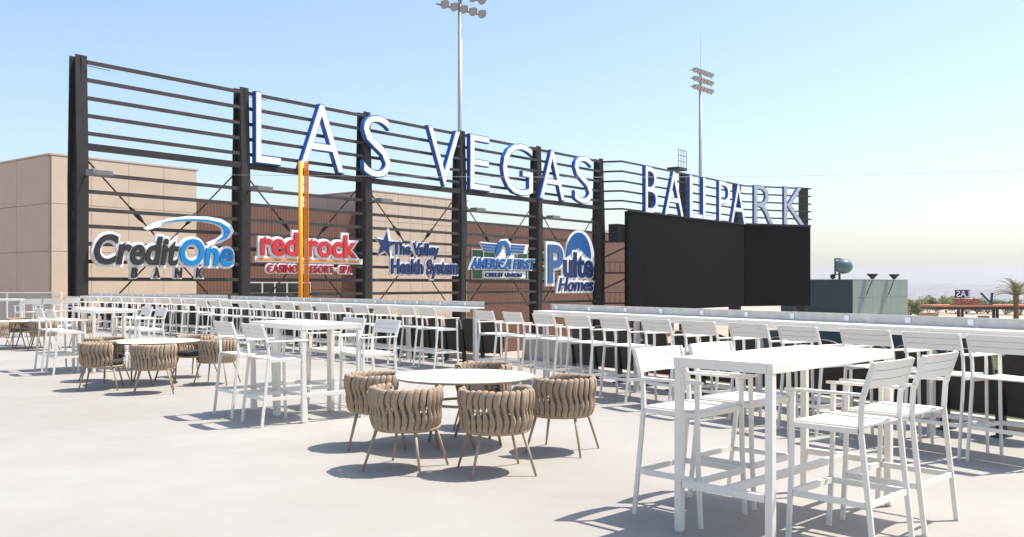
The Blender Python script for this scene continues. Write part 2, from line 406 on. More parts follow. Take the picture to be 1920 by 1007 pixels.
# low parapet panel at the aisle gap
g = empty('parapet_wall', (0, 0, 0)); a = RA1 + oA*1.35; b_ = RB0 + oB*1.35
for t0, t1 in ((.02, .49), (.51, .98)):
    q = MB(); p0, p1 = a.lerp(b_, t0), a.lerp(b_, t1); q.bar((p0.x, p0.y, .30), (p1.x, p1.y, .30), .10, .595); bevel(q.build('panel', M['parapet'], g), .006)
tag(g, 'low pale grey parapet closing the aisle gap between two drink rails', 'parapet')

# ------------------------------------------------------------------ wicker chair and round table
def make_chair():
    r = empty('wicker_chair'); rad = .290; zt, zb = .675, .368
    A0 = R(128)                                        # barrel spans +-A0 round the back (-y)
    ns = 23
    # one strap: flattened loop that runs up outside, over the rim and down inside, bowed to one side between the rings
    P = []; half = 2*A0*rad/ns/2
    def hw_(v): return .0285*(1 - .40*math.exp(-((v-.5)/.14)**2)) - .003*(1-v)
    def tap(v): return -.030*(1-v)
    for k in range(11):                                 # outside, from the lower ring up
        v = .03 + .94*k/10; P.append((.016 + .010*math.sin(2*math.pi*v)**2 + tap(v), zb + (zt-zb)*v, .014*math.sin(2*math.pi*v), hw_(v)))
    P += [(.012, zt+.008, .003, .0265), (-.004, zt+.014, half*.3, .026), (-.016, zt-.002, half*.6, .027)]
    for k in range(8):                                  # back down inside, half a pitch along
        v = .93 - .88*k/7; P.append((-.020 + tap(v), zb + (zt-zb)*v, half*1.0 - .014*math.sin(2*math.pi*v), hw_(v)))
    P += [(-.012 + tap(0), zb-.006, half*.6, .027), (.004 + tap(0), zb-.010, half*.2, .028)]
    b = MB(); V = []; m = len(P); sec = 8
    for i, (dr, z, dx, hw) in enumerate(P):
        p0, p1 = P[i-1], P[(i+1) % m]; d = Vector((0, p1[0]-p0[0], p1[1]-p0[1])).normalized(); nrm = Vector((0, d.z, -d.y))
        for k in range(sec):
            a = 2*math.pi*k/sec; off = nrm*(.0125*math.sin(a)); V.append((dx + hw*math.cos(a), -(rad + dr*1.0 + off.y), z + off.z))
    fs = []
    for i in range(m):
        for k in range(sec): fs.append((i*sec+k, i*sec+(k+1) % sec, ((i+1) % m)*sec+(k+1) % sec, ((i+1) % m)*sec+k))
    b.add(V, fs); me = b.mesh('strap', M['rope'], True)
    for i in range(ns):
        a = -A0 + 2*A0*(i+.5)/ns; o = link('strap', me, r); o.rotation_euler = (R(random.uniform(-.8, .8)), 0, a)
    for z, rr in ((zt-.008, .011), (zb+.006, .011), ((zt+zb)/2, .006)):
        b = MB(); k_ = rad - .030*(zt-z)/(zt-zb); b.tube([(k_*math.sin(a), -k_*math.cos(a), z) for a in [(-A0 + 2*A0*i/28) for i in range(29)]], rr, 6); b.build('ring', M['leg'], r, True)
    for s in (-1, 1):                                   # arm-front uprights
        a = A0*s; b = MB(); b.tube([(rad*math.sin(a), -rad*math.cos(a), z) for z in (zb, zt-.01)], .012, 6); b.build('upright', M['leg'], r, True)
    b = MB(); b.lathe([(.27, .335), (.285, .345), (.285, .36), (.27, .368)], 28, c=(0, .01, 0)); b.build('seat_frame', M['leg'], r, True)
    b = MB(); b.lathe([(.24, .369), (.272, .376), (.282, .40), (.270, .428), (.22, .440), (.10, .443)], 28, c=(0, .02, 0)); b.build('cushion', M['cushion'], r, True)
    for sx in (-1, 1):
        for sy, ty in ((-.19, -.27), (.19, .26)):
            b = MB(); b.tube([(sx*.18, sy, .345), (sx*.265, ty, .006)], [.015, .0095], 8); b.lathe([(.011, 0), (.011, .007)], 8, c=(sx*.265, ty, 0)); b.build('leg', M['leg'], r, True)
    return r
chair0 = make_chair(); snapshot(); ch_used = [False]
def chair(x, y, facing, label, group):
    o = copy_tree(chair0) if ch_used[0] else chair0; ch_used[0] = True
    o.location = (x, y, 0); o.rotation_euler = (0, 0, math.atan2(-facing[0], facing[1])); tag(o, label, 'wicker chair', group)
def round_table(cx, cy, label):
    r = empty('round_table', (cx, cy, 0)); Rr = .69
    b = MB(); b.lathe([(Rr-.03, .640), (Rr-.006, .648), (Rr, .658), (Rr-.002, .664), (Rr-.006, .665)], 72); o = b.build('table_top', [M['leg'], M['tabletop']], r, False)
    for p in o.data.polygons:
        if p.normal.z > .8: p.material_index = 1
    b = MB(); b.lathe([(.30, .615), (.30, .639)], 32); b.build('top_plate', M['leg'], r)
    b = MB(); b.tube([(.33*math.cos(a), .33*math.sin(a), .40) for a in [2*math.pi*i/32 for i in range(33)]], .014, 6); b.build('ring', M['leg'], r, True)
    for i in range(6):
        a = 2*math.pi*i/6 + .3; c, s = math.cos(a), math.sin(a); c2, s2 = math.cos(a+.55), math.sin(a+.55)
        b = MB(); b.tube([(.27*c, .27*s, .62), (.33*math.cos(a+.2), .33*math.sin(a+.2), .40), (.36*c2, .36*s2, .005)], [.019, .017, .013], 8); b.build('leg', M['leg'], r, True)
    tag(r, label, 'round table', 'round dining tables')
def dining(cx, cy, chairs, where):
    round_table(cx, cy, 'round cream-topped table with slim taupe legs ' + where)
    for dx, dy, lab in chairs:
        chair(cx+dx, cy+dy, (Vector((1, .25)) if lab == 'turned sideways' else Vector((-dx + random.uniform(-.06, .06), -dy))).normalized(), 'woven chair at the table %s, %s' % (where, lab), 'woven chairs at the table ' + where)
dining(-.463, 8.95, [(-.43, -1.20, 'pulled out to the open floor'), (.33, -1.33, 'pulled out near the large bar table'),
    (.93, -.40, 'beside the screen-facing stools'), (.15, 1.0, 'with its back to the aisle gap'), (-.83, -.12, 'beside the paired tables')], 'on the open floor')
dining(-5.62, 14.4, [(-.44, -.85, 'turned sideways'), (.50, -1.28, 'backing the open floor'), (1.02, -.10, 'beside the paired tables'),
    (.30, 1.0, 'backed toward the rail'), (-.95, .40, 'by the farther pair')], 'between paired bar tables')
dining(-11.75, 22.3, [(-.15, -1.25, 'pulled out toward the open floor'), (.75, -.75, 'half hidden behind bar stools'), (1.15, .35, 'beside the far stool row'), (-.7, .9, 'on the guardrail side')], 'by the guardrail')
# far bar table by the guardrail with three stools
bar_table(-15.6, 27.7, R(20), 1.5, .7, 'white bar table standing by the glass guardrail')
for x, y, f_, l in ((-14.2, 26.9, (-.8, .6), 'nearest the round wicker set'), (-13.85, 27.4, (-.8, .6), 'between its neighbours'), (-13.7, 28.2, (-.9, .3), 'closest to the far rail')):
    stool(x, y, Vector(f_), 'white bar stool at the table by the glass guardrail, ' + l, 'stools by the guardrail')
# glass guardrail
g = empty('guardrail'); a, b_ = Vector((-17.2, 35.0)), Vector((-33, 33.6))
q = MB(); q.bar((a.x, a.y, 1.22), (b_.x, b_.y, 1.22), .06, .05); q.build('top_rail', M['white'], g)
gm = mat('rail_glass', (0.85, 0.9, 0.9), 0.05, 0, 0.02, 2, trans=0.95)
for i in range(9):
    p = a.lerp(b_, i/8); q = MB(); q.box((p.x, p.y, .60), (.05, .05, 1.19)); q.build('post', M['white'], g)
    if i < 8:
        p2 = a.lerp(b_, (i+1)/8); d = (p2-p).normalized()*.08; q = MB(); q.bar((p.x+d.x, p.y+d.y, .62), (p2.x-d.x, p2.y-d.y, .62), .012, 1.0); q.build('pane', gm, g)
tag(g, 'glass guardrail with thin white top rail at the deck edge', 'guardrail')

# ------------------------------------------------------------------ the big sign frame
SD = Vector((.616, .788)); SN = Vector((.788, -.616)); SP = Vector((-16.0, 58.7))       # direction along, normal towards the deck, a point on it
def sign_t(x, off=0.0, P=SP, D=SD):
    u = (x-PX)/F; Q = P + SN*off; return (u*Q.y - Q.x)/(D.x - u*D.y)
def sp(t, h, off=0.0, P=SP, D=SD, N=None):
    q = P + D*t + (N or SN)*off; return Vector((q.x, q.y, EYE + h))
TC = [-11.9 + 10.33*k for k in range(6)]
HB = [11.93, 10.97, 10.0, 9.05, 8.1, 5.92, 4.97, 4.0, 3.1, 2.15, 1.2, .25, -.7, -1.65]
fr = empty('sign_structure', (0, 0, GROUND)); fr_loc = Vector((0, 0, GROUND))
def fb(name, b, m=None): o = b.build(name, m or M['steel'], fr); o.location = -fr_loc; return o
for k, t in enumerate(TC):
    b = MB()
    for off in (.42, -.42):                             # H section: two flanges and a web, kinked like a tapering mast
        b.path([sp(t, GROUND-EYE+.01, off), sp(t, 5.5, off*1.25), sp(t, 12.25, off*.75)], .62, .07, side=(SD.x, SD.y, 0))
    b.path([sp(t, GROUND-EYE+.02, 0), sp(t, 5.5, 0), sp(t, 12.2, 0)], .06, .80, side=(SD.x, SD.y, 0))
    fb('column', b)
    b = MB(); b.bar(sp(t+.3, 11.7, .45), sp(t+1.5, 11.65, .55), .03, .03); fb('bracket', b)
for k in range(5):
    t0, t1 = TC[k]+.32, TC[k+1]-.32
    for h in HB:
        b = MB(); b.bar(sp(t0, h, .30), sp(t1, h, .30), .16, .20); fb('bar', b, M['bar'])
    b = MB(); b.bar(sp(t0, 7.38, .30), sp(t1, 7.38, .30), .30, .36); fb('beam', b)
    for s in (0, 1):                                    # crossed tie rods with turnbuckles below the beam
        ta, tb = (t0, t1) if s == 0 else (t1, t0)
        A_, B_ = sp(ta, 6.9, -.05 - .1*s), sp(tb, -2.6, -.05 - .1*s)
        b = MB(); b.tube([A_, B_], .045, 6)
        c0, c1 = A_.lerp(B_, .27), A_.lerp(B_, .36); b.tube([c0, c0.lerp(c1, .3), c0.lerp(c1, .7), c1], [.05, .13, .13, .05], 6); fb('tie_rod', b)
    b = MB(); b.tube([sp(TC[k]+.05, 5.75, .5), sp(TC[k]+.25, 5.8, 1.5)], .05, 6); fb('lamp_arm', b)
    b = MB(); c = sp(TC[k]+.3, 5.85, 1.7); b.box(c, (1.15, .75, .34), 0, math.atan2(SD.y, SD.x)); bevel(fb('floodlight', b, M['lamp']), .05)
tag(fr, 'tall dark steel frame of columns and horizontal bars carrying the sponsor signs', 'sign frame')
# frame over the video screen
BP0, BP1, BP2 = Vector((10.7, 89.4)), Vector((28.4, 111.9)), Vector((37.6, 115.4))
c6 = SP + SD*TC[5]
f2 = empty('screen_scaffold', (BP1.x, BP1.y, GROUND)); f2l = Vector((BP1.x, BP1.y, GROUND))
def f2b(name, b, m=None): o = b.build(name, m or M['steel'], f2); o.location = -f2l; return o
def z3(p, h): return Vector((p.x, p.y, EYE+h))
for h in HB[:5] + [7.3]:
    for p, q in ((c6 + (BP0-c6).normalized()*.4, BP0), (BP0, BP1), (BP1, BP2)):
        b = MB(); b.bar(z3(p, h), z3(q, h), .16, .16); f2b('bar', b, M['bar'])
d1 = (BP1-BP0).normalized(); d2 = (BP2-BP1).normalized(); n1 = Vector((d1.y, -d1.x)); n2 = Vector((d2.y, -d2.x))
for p, n_ in ((BP0 + d1*6.2, n1), (BP0 + d1*14.2, n1), (BP1 - d1*.8, n1), (BP2 - d2*.6, n2)):
    b = MB(); q = p - n_*.7; b.box((q.x, q.y, (EYE+12.1+GROUND)/2), (.75, .9, EYE+12.1-GROUND-.02), 0, math.atan2(n_.y, n_.x)); f2b('column', b)
for h, dep in ((-1.9, 1.1), (1.05, 1.1), (4.1, 1.3)):  # catwalks on the open end
    p = c6.lerp(BP0, .2) - n1*.3; q = Vector((12.0, 88.6))
    b = MB(); b.bar(z3(p, h), z3(q, h), dep, .16); f2b('catwalk', b)
    for i in range(8):
        r_ = p.lerp(q, i/7) + n1*.5; b = MB(); b.bar(z3(r_, h+.08), z3(r_, h+1.05), .05, .05); f2b('baluster', b)
    b = MB(); b.bar(z3(p + n1*.5, h+1.05), z3(q + n1*.5, h+1.05), .05, .06); f2b('handrail', b)
    b = MB(); b.bar(z3(p, h-1.7), z3(q, h-.1), .14, .14); f2b('brace', b)
b = MB(); p = Vector((10.3, 89.0)); b.box((p.x, p.y, EYE+4.95), (1.9, 1.0, 1.6), 0, .9); f2b('equipment_cabinet', b, M['black'])
b = MB(); q = BP0 + d1*13.0 - n1*.9; b.box((q.x, q.y, EYE+12.5), (2.0, 1.4, .3), 0, math.atan2(d1.y, d1.x)); f2b('lookout_platform', b)
b = MB()
for i in range(4):
    for hh in (.7, 1.3, 1.9): 
        pp = q + d1*(-.95 + .63*i); 
        if i < 3: b.bar(z3(pp + n1*.65, 12.6+hh), z3(pp + d1*.63 + n1*.65, 12.6+hh), .05, .05)
    b.bar(z3(q + d1*(-.95+.63*i) + n1*.65, 12.6), z3(q + d1*(-.95+.63*i) + n1*.65, 14.5), .05, .05)
f2b('platform_railing', b, M['bar'])
tag(f2, 'dark steel frame with catwalks holding the video screen and its letters', 'sign frame')
# video screen
S0, S1, S2 = Vector((11.0, 87.0)), Vector((27.2, 107.4)), Vector((36.3, 111.5))
v = empty('video_screen', (S1.x, S1.y, 0)); vl = Vector((S1.x, S1.y, 0))
for a, b_, nm in ((S0, S1, 'long panel of the screen'), (S1 + (S2-S1).normalized()*.12, S2, 'short angled panel of the screen')):
    d = (b_-a).normalized(); n_ = Vector((d.y, -d.x)); c = (a+b_)/2 - n_*.2; L = (b_-a).length
    q = MB(); q.box((c.x, c.y, EYE+2.13), (L, .40, 9.55), 0, math.atan2(d.y, d.x)); o = bevel(q.build('screen_panel', M['screen'], v), .05); o.location = -vl; o['label'] = nm
    q = MB(); c2 = (a+b_)/2 + n_*.03; q.bar(z3(a + n_*.04, 6.95), z3(b_ + n_*.04, 6.95), .14, .10); o = q.build('trim', M['steel'], v); o.location = -vl
for p in (S1 - (S1-S0).normalized()*1.2, S2 - (S2-S1).normalized()*.8, S0.lerp(S1, .5), S0.lerp(S1, .1)):
    q = MB(); pb = p + Vector((-.5, .9)); q.box((pb.x, pb.y, (GROUND + EYE-2.66)/2), (1.0, 1.0, EYE-2.66-GROUND-.02)); o = q.build('support', M['steel'], v); o.location = -vl
tag(v, 'huge blank black video screen bent in two panels', 'video screen')

# ------------------------------------------------------------------ lettering
def text_letters(body, offset=0.0, res=4):
    """outline of each letter of a word as (faces mesh data), word scaled to a unit box"""
    cu = bpy.data.curves.new('t', 'FONT'); cu.body = body; cu.offset = offset; cu.resolution_u = res; cu.fill_mode = 'BOTH'
    o = bpy.data.objects.new('t', cu); COL.objects.link(o); bpy.context.view_layer.update()
    dg = bpy.context.evaluated_depsgraph_get(); me = bpy.data.meshes.new_from_object(o.evaluated_get(dg))
    bpy.data.objects.remove(o, do_unlink=True)
    bm = bmesh.new(); bm.from_mesh(me); bmesh.ops.remove_doubles(bm, verts=bm.verts, dist=1e-5)
    seen = set(); isl = []
    for f in bm.faces:
        if f.index in seen: continue
        st = [f]; seen.add(f.index); cur = []
        while st:
            g_ = st.pop(); cur.append(g_)
            for e in g_.edges:
                for h in e.link_faces:
                    if h.index not in seen: seen.add(h.index); st.append(h)
        xs = [vv.co.x for g_ in cur for vv in g_.verts]; isl.append([min(xs), max(xs), cur])
    isl.sort(key=lambda i: i[0]); out = []
    for i in isl:
        if out and min(out[-1][1], i[1]) - max(out[-1][0], i[0]) > .55*min(i[1]-i[0], out[-1][1]-out[-1][0]): out[-1][1] = max(out[-1][1], i[1]); out[-1][2] += i[2]
        else: out.append(i)
    res_ = []
    for lo, hi, faces in out:
        idx = {}; vs_ = []; fl = []
        for f in faces:
            ids = []
            for vv in f.verts:
                if vv.index not in idx: idx[vv.index] = len(vs_); vs_.append((vv.co.x, vv.co.y))
                ids.append(idx[vv.index])
            fl.append(ids)
        res_.append((vs_, fl))
    bm.free(); bpy.data.meshes.remove(me); return res_
def slab(vs2, fl, depth, place, mats, front=0, side=0, name='letter', parent=None, lip=0.0):
    """solid letter: 2D faces given a thickness; place(x, y, d) -> world"""
    n_ = len(vs2); V = [place(x, y, depth) for x, y in vs2] + [place(x, y, 0) for x, y in vs2]; fs = []; mi = []; cnt = {}
    for f in fl:
        fs.append(tuple(f)); mi.append(front); fs.append(tuple(n_+i for i in reversed(f))); mi.append(side)
        for i in range(len(f)):
            a, b = f[i], f[(i+1) % len(f)]; cnt[(min(a, b), max(a, b))] = cnt.get((min(a, b), max(a, b)), 0) + 1
    for (a, b), c in cnt.items():
        if c == 1: fs.append((a, b, n_+b, n_+a)); mi.append(side)
    q = MB(); q.v = [tuple(p) for p in V]; q.f = fs; q.mi = mi
    return q.build(name, mats, parent)
def bounds(L):
    xs = [p[0] for l in L for p in l[0]]; ys = [p[1] for l in L for p in l[0]]; return min(xs), max(xs), min(ys), max(ys)
def big_letter(ch, x0, x1, h0, h1, P, D, off, label, k):
    N_ = Vector((D.y, -D.x)); u0, u1 = (x0-PX)/F, (x1-PX)/F; Q = P + N_*off
    t0, t1 = (u0*Q.y-Q.x)/(D.x-u0*D.y), (u1*Q.y-Q.x)/(D.x-u1*D.y)
    L = text_letters(ch, -.012); bx0, bx1, by0, by1 = bounds(L); c = Q + D*(t0+t1)/2; root = empty('sign_letter', (c.x, c.y, EYE+h0))
    def mk(nm, grow, d0, d1, m):
        LL = text_letters(ch, -.012 + grow); gx0, gx1, gy0, gy1 = bounds(LL); sx, sy = (t1-t0)/(bx1-bx0), (h1-h0)/(by1-by0)
        for vs2, fl in LL:
            o = slab(vs2, fl, d1-d0, lambda x, y, d: (Q + D*(t0 + (x-bx0)*sx) + N_*(d+d0)).to_3d() + Vector((0, 0, EYE + h0 + (y-by0)*sy)), [m], name=nm, parent=root); o.location = -root.location
    mk('letter_body', .010, 0, .32, M['lblue']); mk('letter_face', 0, .323, .37, M['lwhite'])
    tag(root, label, 'letter', 'letters of the big sign'); return root
for i, (ch, x0, x1, lab) in enumerate((('L', 474, 520, 'tall white letter L with blue sides starting the first word'), ('A', 556, 638, 'tall white letter A with blue sides above the yellow foul pole'), ('S', 676, 726, 'tall white letter S with blue sides ending the first word'),
        ('V', 797, 856, 'tall white letter V with blue sides starting the middle word'), ('E', 876, 912, 'tall white letter E with blue sides'), ('G', 937, 993, 'tall white letter G with blue sides'),
        ('A', 1007, 1053, 'tall white letter A with blue sides between G and S'), ('S', 1072, 1105, 'tall white letter S with blue sides ending the middle word'))):
    big_letter(ch, x0, x1, 7.62, 12.0, SP, SD, .45, lab, i)
for ch, x0, x1, lab in (('B', 1205, 1228, 'white letter B with blue sides above the screen'), ('A', 1241, 1276, 'white letter A with blue sides between B and L above the screen'), ('L', 1288, 1312, 'white letter L above the screen, right after the A'),
        ('L', 1313, 1334, 'white letter L above the screen, right before the P'), ('P', 1343, 1364, 'white letter P above the screen'), ('A', 1366, 1393, 'white letter A between P and R above the screen')):
    big_letter(ch, x0, x1, 7.15, 11.75, BP0, d1, .35, lab, 0)
for ch, x0, x1, lab in (('R', 1411, 1446, 'shaded white letter R above the angled screen panel'), ('K', 1467, 1504, 'shaded white letter K ending the sign above the angled screen panel')):
    big_letter(ch, x0, x1, 7.35, 11.95, BP1, d2, .35, lab, 0)

def sign_root(name, x, y, label):
    t = sign_t(x, .6); Z = (SP + SN*.6 + SD*t).y; p = sp(t, (PY-y)/F*Z, .6); o = empty(name, p); tag(o, label, 'sponsor sign', 'sponsor signs on the frame'); return o
def word(root, body, x0, x1, yt, yb, m, off=.75, depth=.10, back=.045, bold=.02, shear=0.0, wmat=None, each=None):
    xm = (x0+x1)/2; t0, t1 = sign_t(x0, off), sign_t(x1, off); Z = (SP + SN*off + SD*sign_t(xm, off)).y; h1, h0 = (PY-yt)/F*Z, (PY-yb)/F*Z
    base = text_letters(body, bold); bx0, bx1, by0, by1 = bounds(base); sx, sy = (t1-t0)/(bx1-bx0+shear*(by1-by0)), (h1-h0)/(by1-by0)
    def put(o_): return lambda x, y, d: sp(t0 + (x-bx0 + shear*(y-by0))*sx, h0 + (y-by0)*sy, o_+d)
    for i, (vs2, fl) in enumerate(base):
        mm = each(i) if each else m
        slab(vs2, fl, depth, put(off), [mm], name='letter', parent=root).location = -root.location
    if back:
        for vs2, fl in text_letters(body, bold+back):
            slab(vs2, fl, .16, put(off-.163), [wmat or M['lwhite']], name='letter_backing', parent=root).location = -root.location
def plate(root, pts, m, off=.55, depth=.2, name='backing'):
    P2 = []
    for x, y in pts:
        t = sign_t(x, off); Z = (SP + SN*off + SD*t).y; P2.append((t, (PY-y)/F*Z))
    o = slab(P2, [list(range(len(P2)))], depth, lambda x, y, d: sp(x, y, off+d), [m], name=name, parent=root); o.location = -root.location
    bm = bmesh.new(); bm.from_mesh(o.data); bmesh.ops.triangulate(bm, faces=bm.faces, ngon_method='EAR_CLIP'); bm.to_mesh(o.data); bm.free(); return o
# 1
g = sign_root('sponsor_sign', 300, 520, 'sponsor sign reading CreditOne BANK with a blue and white swoosh')
word(g, 'Credit', 172, 338, 441, 497, M['char'], bold=.025, back=.07, shear=.18)
word(g, 'One', 334, 439, 449, 499, M['cyan'], bold=.025, back=.07, shear=.10)
for ch, x in (('B', 252), ('A', 293), ('N', 334), ('K', 374)): word(g, ch, x-7, x+7, 502, 521, M['char'], bold=.03, back=.09, shear=.12)
def arc(n_, f_): return [f_(i/(n_-1)) for i in range(n_)]
outer = [(268, 428), (290, 417), (318, 409), (350, 405), (385, 406), (412, 411), (430, 422), (435, 434), (428, 446), (410, 456), (388, 461)]
inner = [(386, 455), (404, 448), (414, 438), (414, 429), (402, 421), (376, 416), (345, 415), (318, 419), (296, 425), (274, 432)]
plate(g, outer + inner, M['lwhite'], .5, .2, 'swoosh_backing')
plate(g, [(304, 417), (330, 412), (360, 410.5), (388, 412), (412, 417), (427, 426), (431, 435), (424, 446), (404, 454), (418, 443), (421, 434), (415, 424), (396, 416.5), (360, 413.5), (330, 414.5)], M['cyan'], .71, .06, 'swoosh')
# 2
g = sign_root('sponsor_sign', 578, 512, 'sponsor sign reading red rock CASINO RESORT SPA behind the foul pole')
word(g, 'red rock', 488, 668, 437, 482, M['red'], bold=.025, back=.075)
plate(g, [(475, 480), (676, 486), (676, 496), (475, 491)], M['lwhite'], .5, .2); plate(g, [(481, 484), (672, 489.5), (672, 493), (481, 488)], M['orange'], .71, .05, 'stripe')
word(g, 'CASINO · RESORT · SPA', 500, 659, 497, 512, M['dred'], bold=.01, back=.10)
# 3
g = sign_root('sponsor_sign', 780, 518, 'navy sponsor sign reading The Valley Health System with a star')
word(g, 'The Valley', 736, 822, 455, 486, M['navy'], bold=.03, back=.07); word(g, 'Health System', 733, 858, 486, 523, M['navy'], bold=.03, back=.07)
def star(cx, cy, r0, r1, rot): return [(cx + (r0 if i % 2 == 0 else r1)*math.sin(rot + i*math.pi/5)*.72, cy - (r0 if i % 2 == 0 else r1)*math.cos(rot + i*math.pi/5)) for i in range(10)]
plate(g, star(722, 459, 31, 14, .16), M['lwhite'], .5, .2, 'star_backing'); plate(g, star(722, 459, 25, 10, .16), M['navy'], .71, .08, 'star')
# 4
g = sign_root('sponsor_sign', 940, 520, 'blue sponsor sign reading AMERICA FIRST CREDIT UNION with a winged bird')
word(g, 'AMERICA FIRST', 881, 1002, 485, 505, M['midblue'], bold=.03, back=.08, shear=.15)
plate(g, [(904, 508), (982, 509), (982, 522), (904, 521.5)], M['lwhite'], .5, .2); word(g, 'CREDIT UNION', 909, 977, 511.5, 519.5, M['navy'], off=.74, bold=.02, back=0)
plate(g, [(897, 453), (933, 457), (938, 449), (948, 448), (955, 457), (988, 459), (984, 476), (962, 477), (960, 486), (930, 485), (926, 474), (905, 472)], M['lwhite'], .5, .2)
for k in range(3):
    y = 456 + 5.5*k; plate(g, [(900+2.5*k, y), (930, y+2), (930, y+5.5), (903+2.5*k, y+3.7)], M['midblue'], .71, .06, 'wing_stripe'); plate(g, [(958, y+3), (985-1.5*k, y+4.5), (983-1.5*k, y+8), (958, y+6.5)], M['midblue'], .71, .06, 'wing_stripe')
plate(g, [(931, 458), (937, 452), (947, 451), (953, 458), (957, 474), (955, 480), (949, 480), (950, 470), (946, 460), (941, 460), (938, 472), (932, 480), (927, 476)], M['midblue'], .71, .09, 'bird')
# 5
g = sign_root('sponsor_sign', 1068, 545, 'blue sponsor sign reading Pulte Homes with a domed arch')
dome = [(1084 + 27*math.cos(a), 484 - 52*math.sin(a)) for a in [math.pi*i/18 for i in range(19)]]
plate(g, dome + [(1057, 500), (1111, 500)], M['lwhite'], .45, .2); dm = [(1084 + 23*math.cos(a), 482 - 46*math.sin(a)) for a in [math.pi*i/18 for i in range(19)]]
plate(g, dm[:10] + dm[10:] + [(1061, 482), (1084, 464), (1107, 486)], M['midblue'], .66, .08, 'dome')
word(g, 'P', 1027, 1055, 459, 531, M['steelblue'], bold=.03, back=.06); word(g, 'ulte', 1056, 1111, 473, 521, M['navy'], bold=.03, back=.06)
word(g, 'Homes', 1046, 1114, 521, 546, M['navy'], off=.82, bold=.015, back=.11, shear=.25)

# ------------------------------------------------------------------ buildings behind the sign
def facade(root, P, D, L, h0, h1, cols, rows, m, gap=.03, th=.12):
    """separate cladding panels on a face; the face starts at P and runs along D"""
    N_ = Vector((D.y, -D.x)); pw, ph = L/cols, (h1-h0)/rows; q = MB(); q.box((0, 0, 0), (pw-gap, th, ph-gap)); me = q.mesh('panel', m); a = math.atan2(D.y, D.x)
    for i in range(cols):
        for j in range(rows):
            c = P + D*(pw*(i+.5)) + N_*th*.5; o = link('panel', me, root); o.location = Vector((c.x, c.y, h0 + ph*(j+.5))) - root.location; o.rotation_euler = (0, 0, a)
def block(name, P, D, L, depth, top, m, label, cols, rows, sm=None, scols=3):
    """rectangular building whose front runs from P along D; depth goes away from the deck"""
    N_ = Vector((D.y, -D.x)); c = P + D*L/2 - N_*depth/2; root = empty(name, (c.x, c.y, GROUND)); a = math.atan2(D.y, D.x); H = top-GROUND
    q = MB(); q.box((0, 0, H/2+.01), (L-.02, depth, H), 0, a); q.build('wall', sm or m, root)
    q = MB(); q.box((0, 0, H+.06), (L+.3, depth+.3, .12), 0, a); q.build('coping', sm or m, root)
    facade(root, P, D, L, GROUND+.05, top-.02, cols, rows, m)
    facade(root, P - N_*depth, N_, depth, GROUND+.05, top-.02, scols, rows, sm or m)       # the end that looks left
    tag(root, label, 'building'); return root
BO = -14.0
def bpt(x, off): return SP + SN*off + SD*sign_t(x, off)
p = bpt(95, BO); block('beige_building', p, SD, (bpt(367, BO)-p).length, 24, EYE+8.7, M['beige'], 'tall beige panelled building at the end of the sign frame', 4, 5, M['beige_shade'], 5)
p = bpt(367, BO-.6); Lb = (bpt(1262, BO-.6)-p).length
bb = block('brown_building', p, SD, Lb, 20, EYE+6.5, M['brown'], 'long dark brown metal-clad building behind the sign frame', 22, 4)
p = bpt(697, BO+1.0); block('beige_building', p, SD, (bpt(874, BO+1.0)-p).length, 9, EYE+8.45, M['beige'], 'beige panelled block rising out of the brown building', 8, 6, M['beige_shade'], 3)
def window(root, x0, x1, yt, yb, nx, ny, gm_, off):
    t0, t1 = sign_t(x0, off), sign_t(x1, off); Z = (SP + SN*off + SD*(t0+t1)/2).y; h1, h0 = (PY-yt)/F*Z, (PY-yb)/F*Z; wr = None
    q = MB(); q.bar(sp(t0, (h0+h1)/2, off), sp(t1, (h0+h1)/2, off), .10, h1-h0); wn_ = q.build('window', M['frame'], root); wn_.location = -root.location
    for i in range(nx):
        for j in range(ny):
            a, b_ = t0 + (t1-t0)*i/nx + .09, t0 + (t1-t0)*(i+1)/nx - .09; c, d = h0 + (h1-h0)*j/ny + .09, h0 + (h1-h0)*(j+1)/ny - .09
            q = MB(); q.bar(sp(a, (c+d)/2, off+.03), sp(b_, (c+d)/2, off+.03), .09, d-c); q.build('pane', gm_, wn_)
window(bb, 467, 582, 529, 572, 5, 2, M['glass'], BO-.40)
window(bb, 884, 1026, 470, 524, 7, 2, M['gglass'], BO-.40)

# ------------------------------------------------------------------ foul pole, light towers, cable
p = Vector(((563.5-PX)/F*45, 45.0)); g = empty('foul_pole', (p.x, p.y, GROUND)); H = EYE + (PY-302)/F*45 - GROUND
q = MB(); q.tube([(0, 0, .01), (0, 0, H)], .105, 14); q.build('pole', M['yellow'], g, True)
q = MB(); q.lathe([(.3, .0), (.3, .05), (.14, .06)], 14, c=(0, 0, .005)); q.build('base_plate', M['yellow'], g)
for x in (.17, .36):
    q = MB(); q.bar((x, .12, 2.5), (x, .12, H), .03, .04); q.build('wing_upright', M['yellow'], g)
for i in range(int((H-2.6)/.9)+1):
    q = MB(); q.bar((.1, .12, 2.55+.9*i), (.36, .12, 2.55+.9*i), .03, .05); q.build('wing_rung', M['yellow'], g)
om = mat('mesh_orange', (0.80, 0.30, 0.02), 0.6); t = om.node_tree; ck = t.nodes.new('ShaderNodeTexChecker'); ck.inputs['Scale'].default_value = 22
q = MB()
for i in range(int((H-2.6)/.05)): q.bar((.15, .12, 2.55+.05*i), (.36, .12, 2.55+.05*i), .008, .022)
for x in (.19, .22, .25, .28, .31, .34): q.bar((x, .125, 2.5), (x, .125, H), .02, .010)
o = q.build('wing_mesh', om, g); o['kind'] = 'stuff'
tag(g, 'yellow foul pole with an orange mesh wing', 'foul pole')
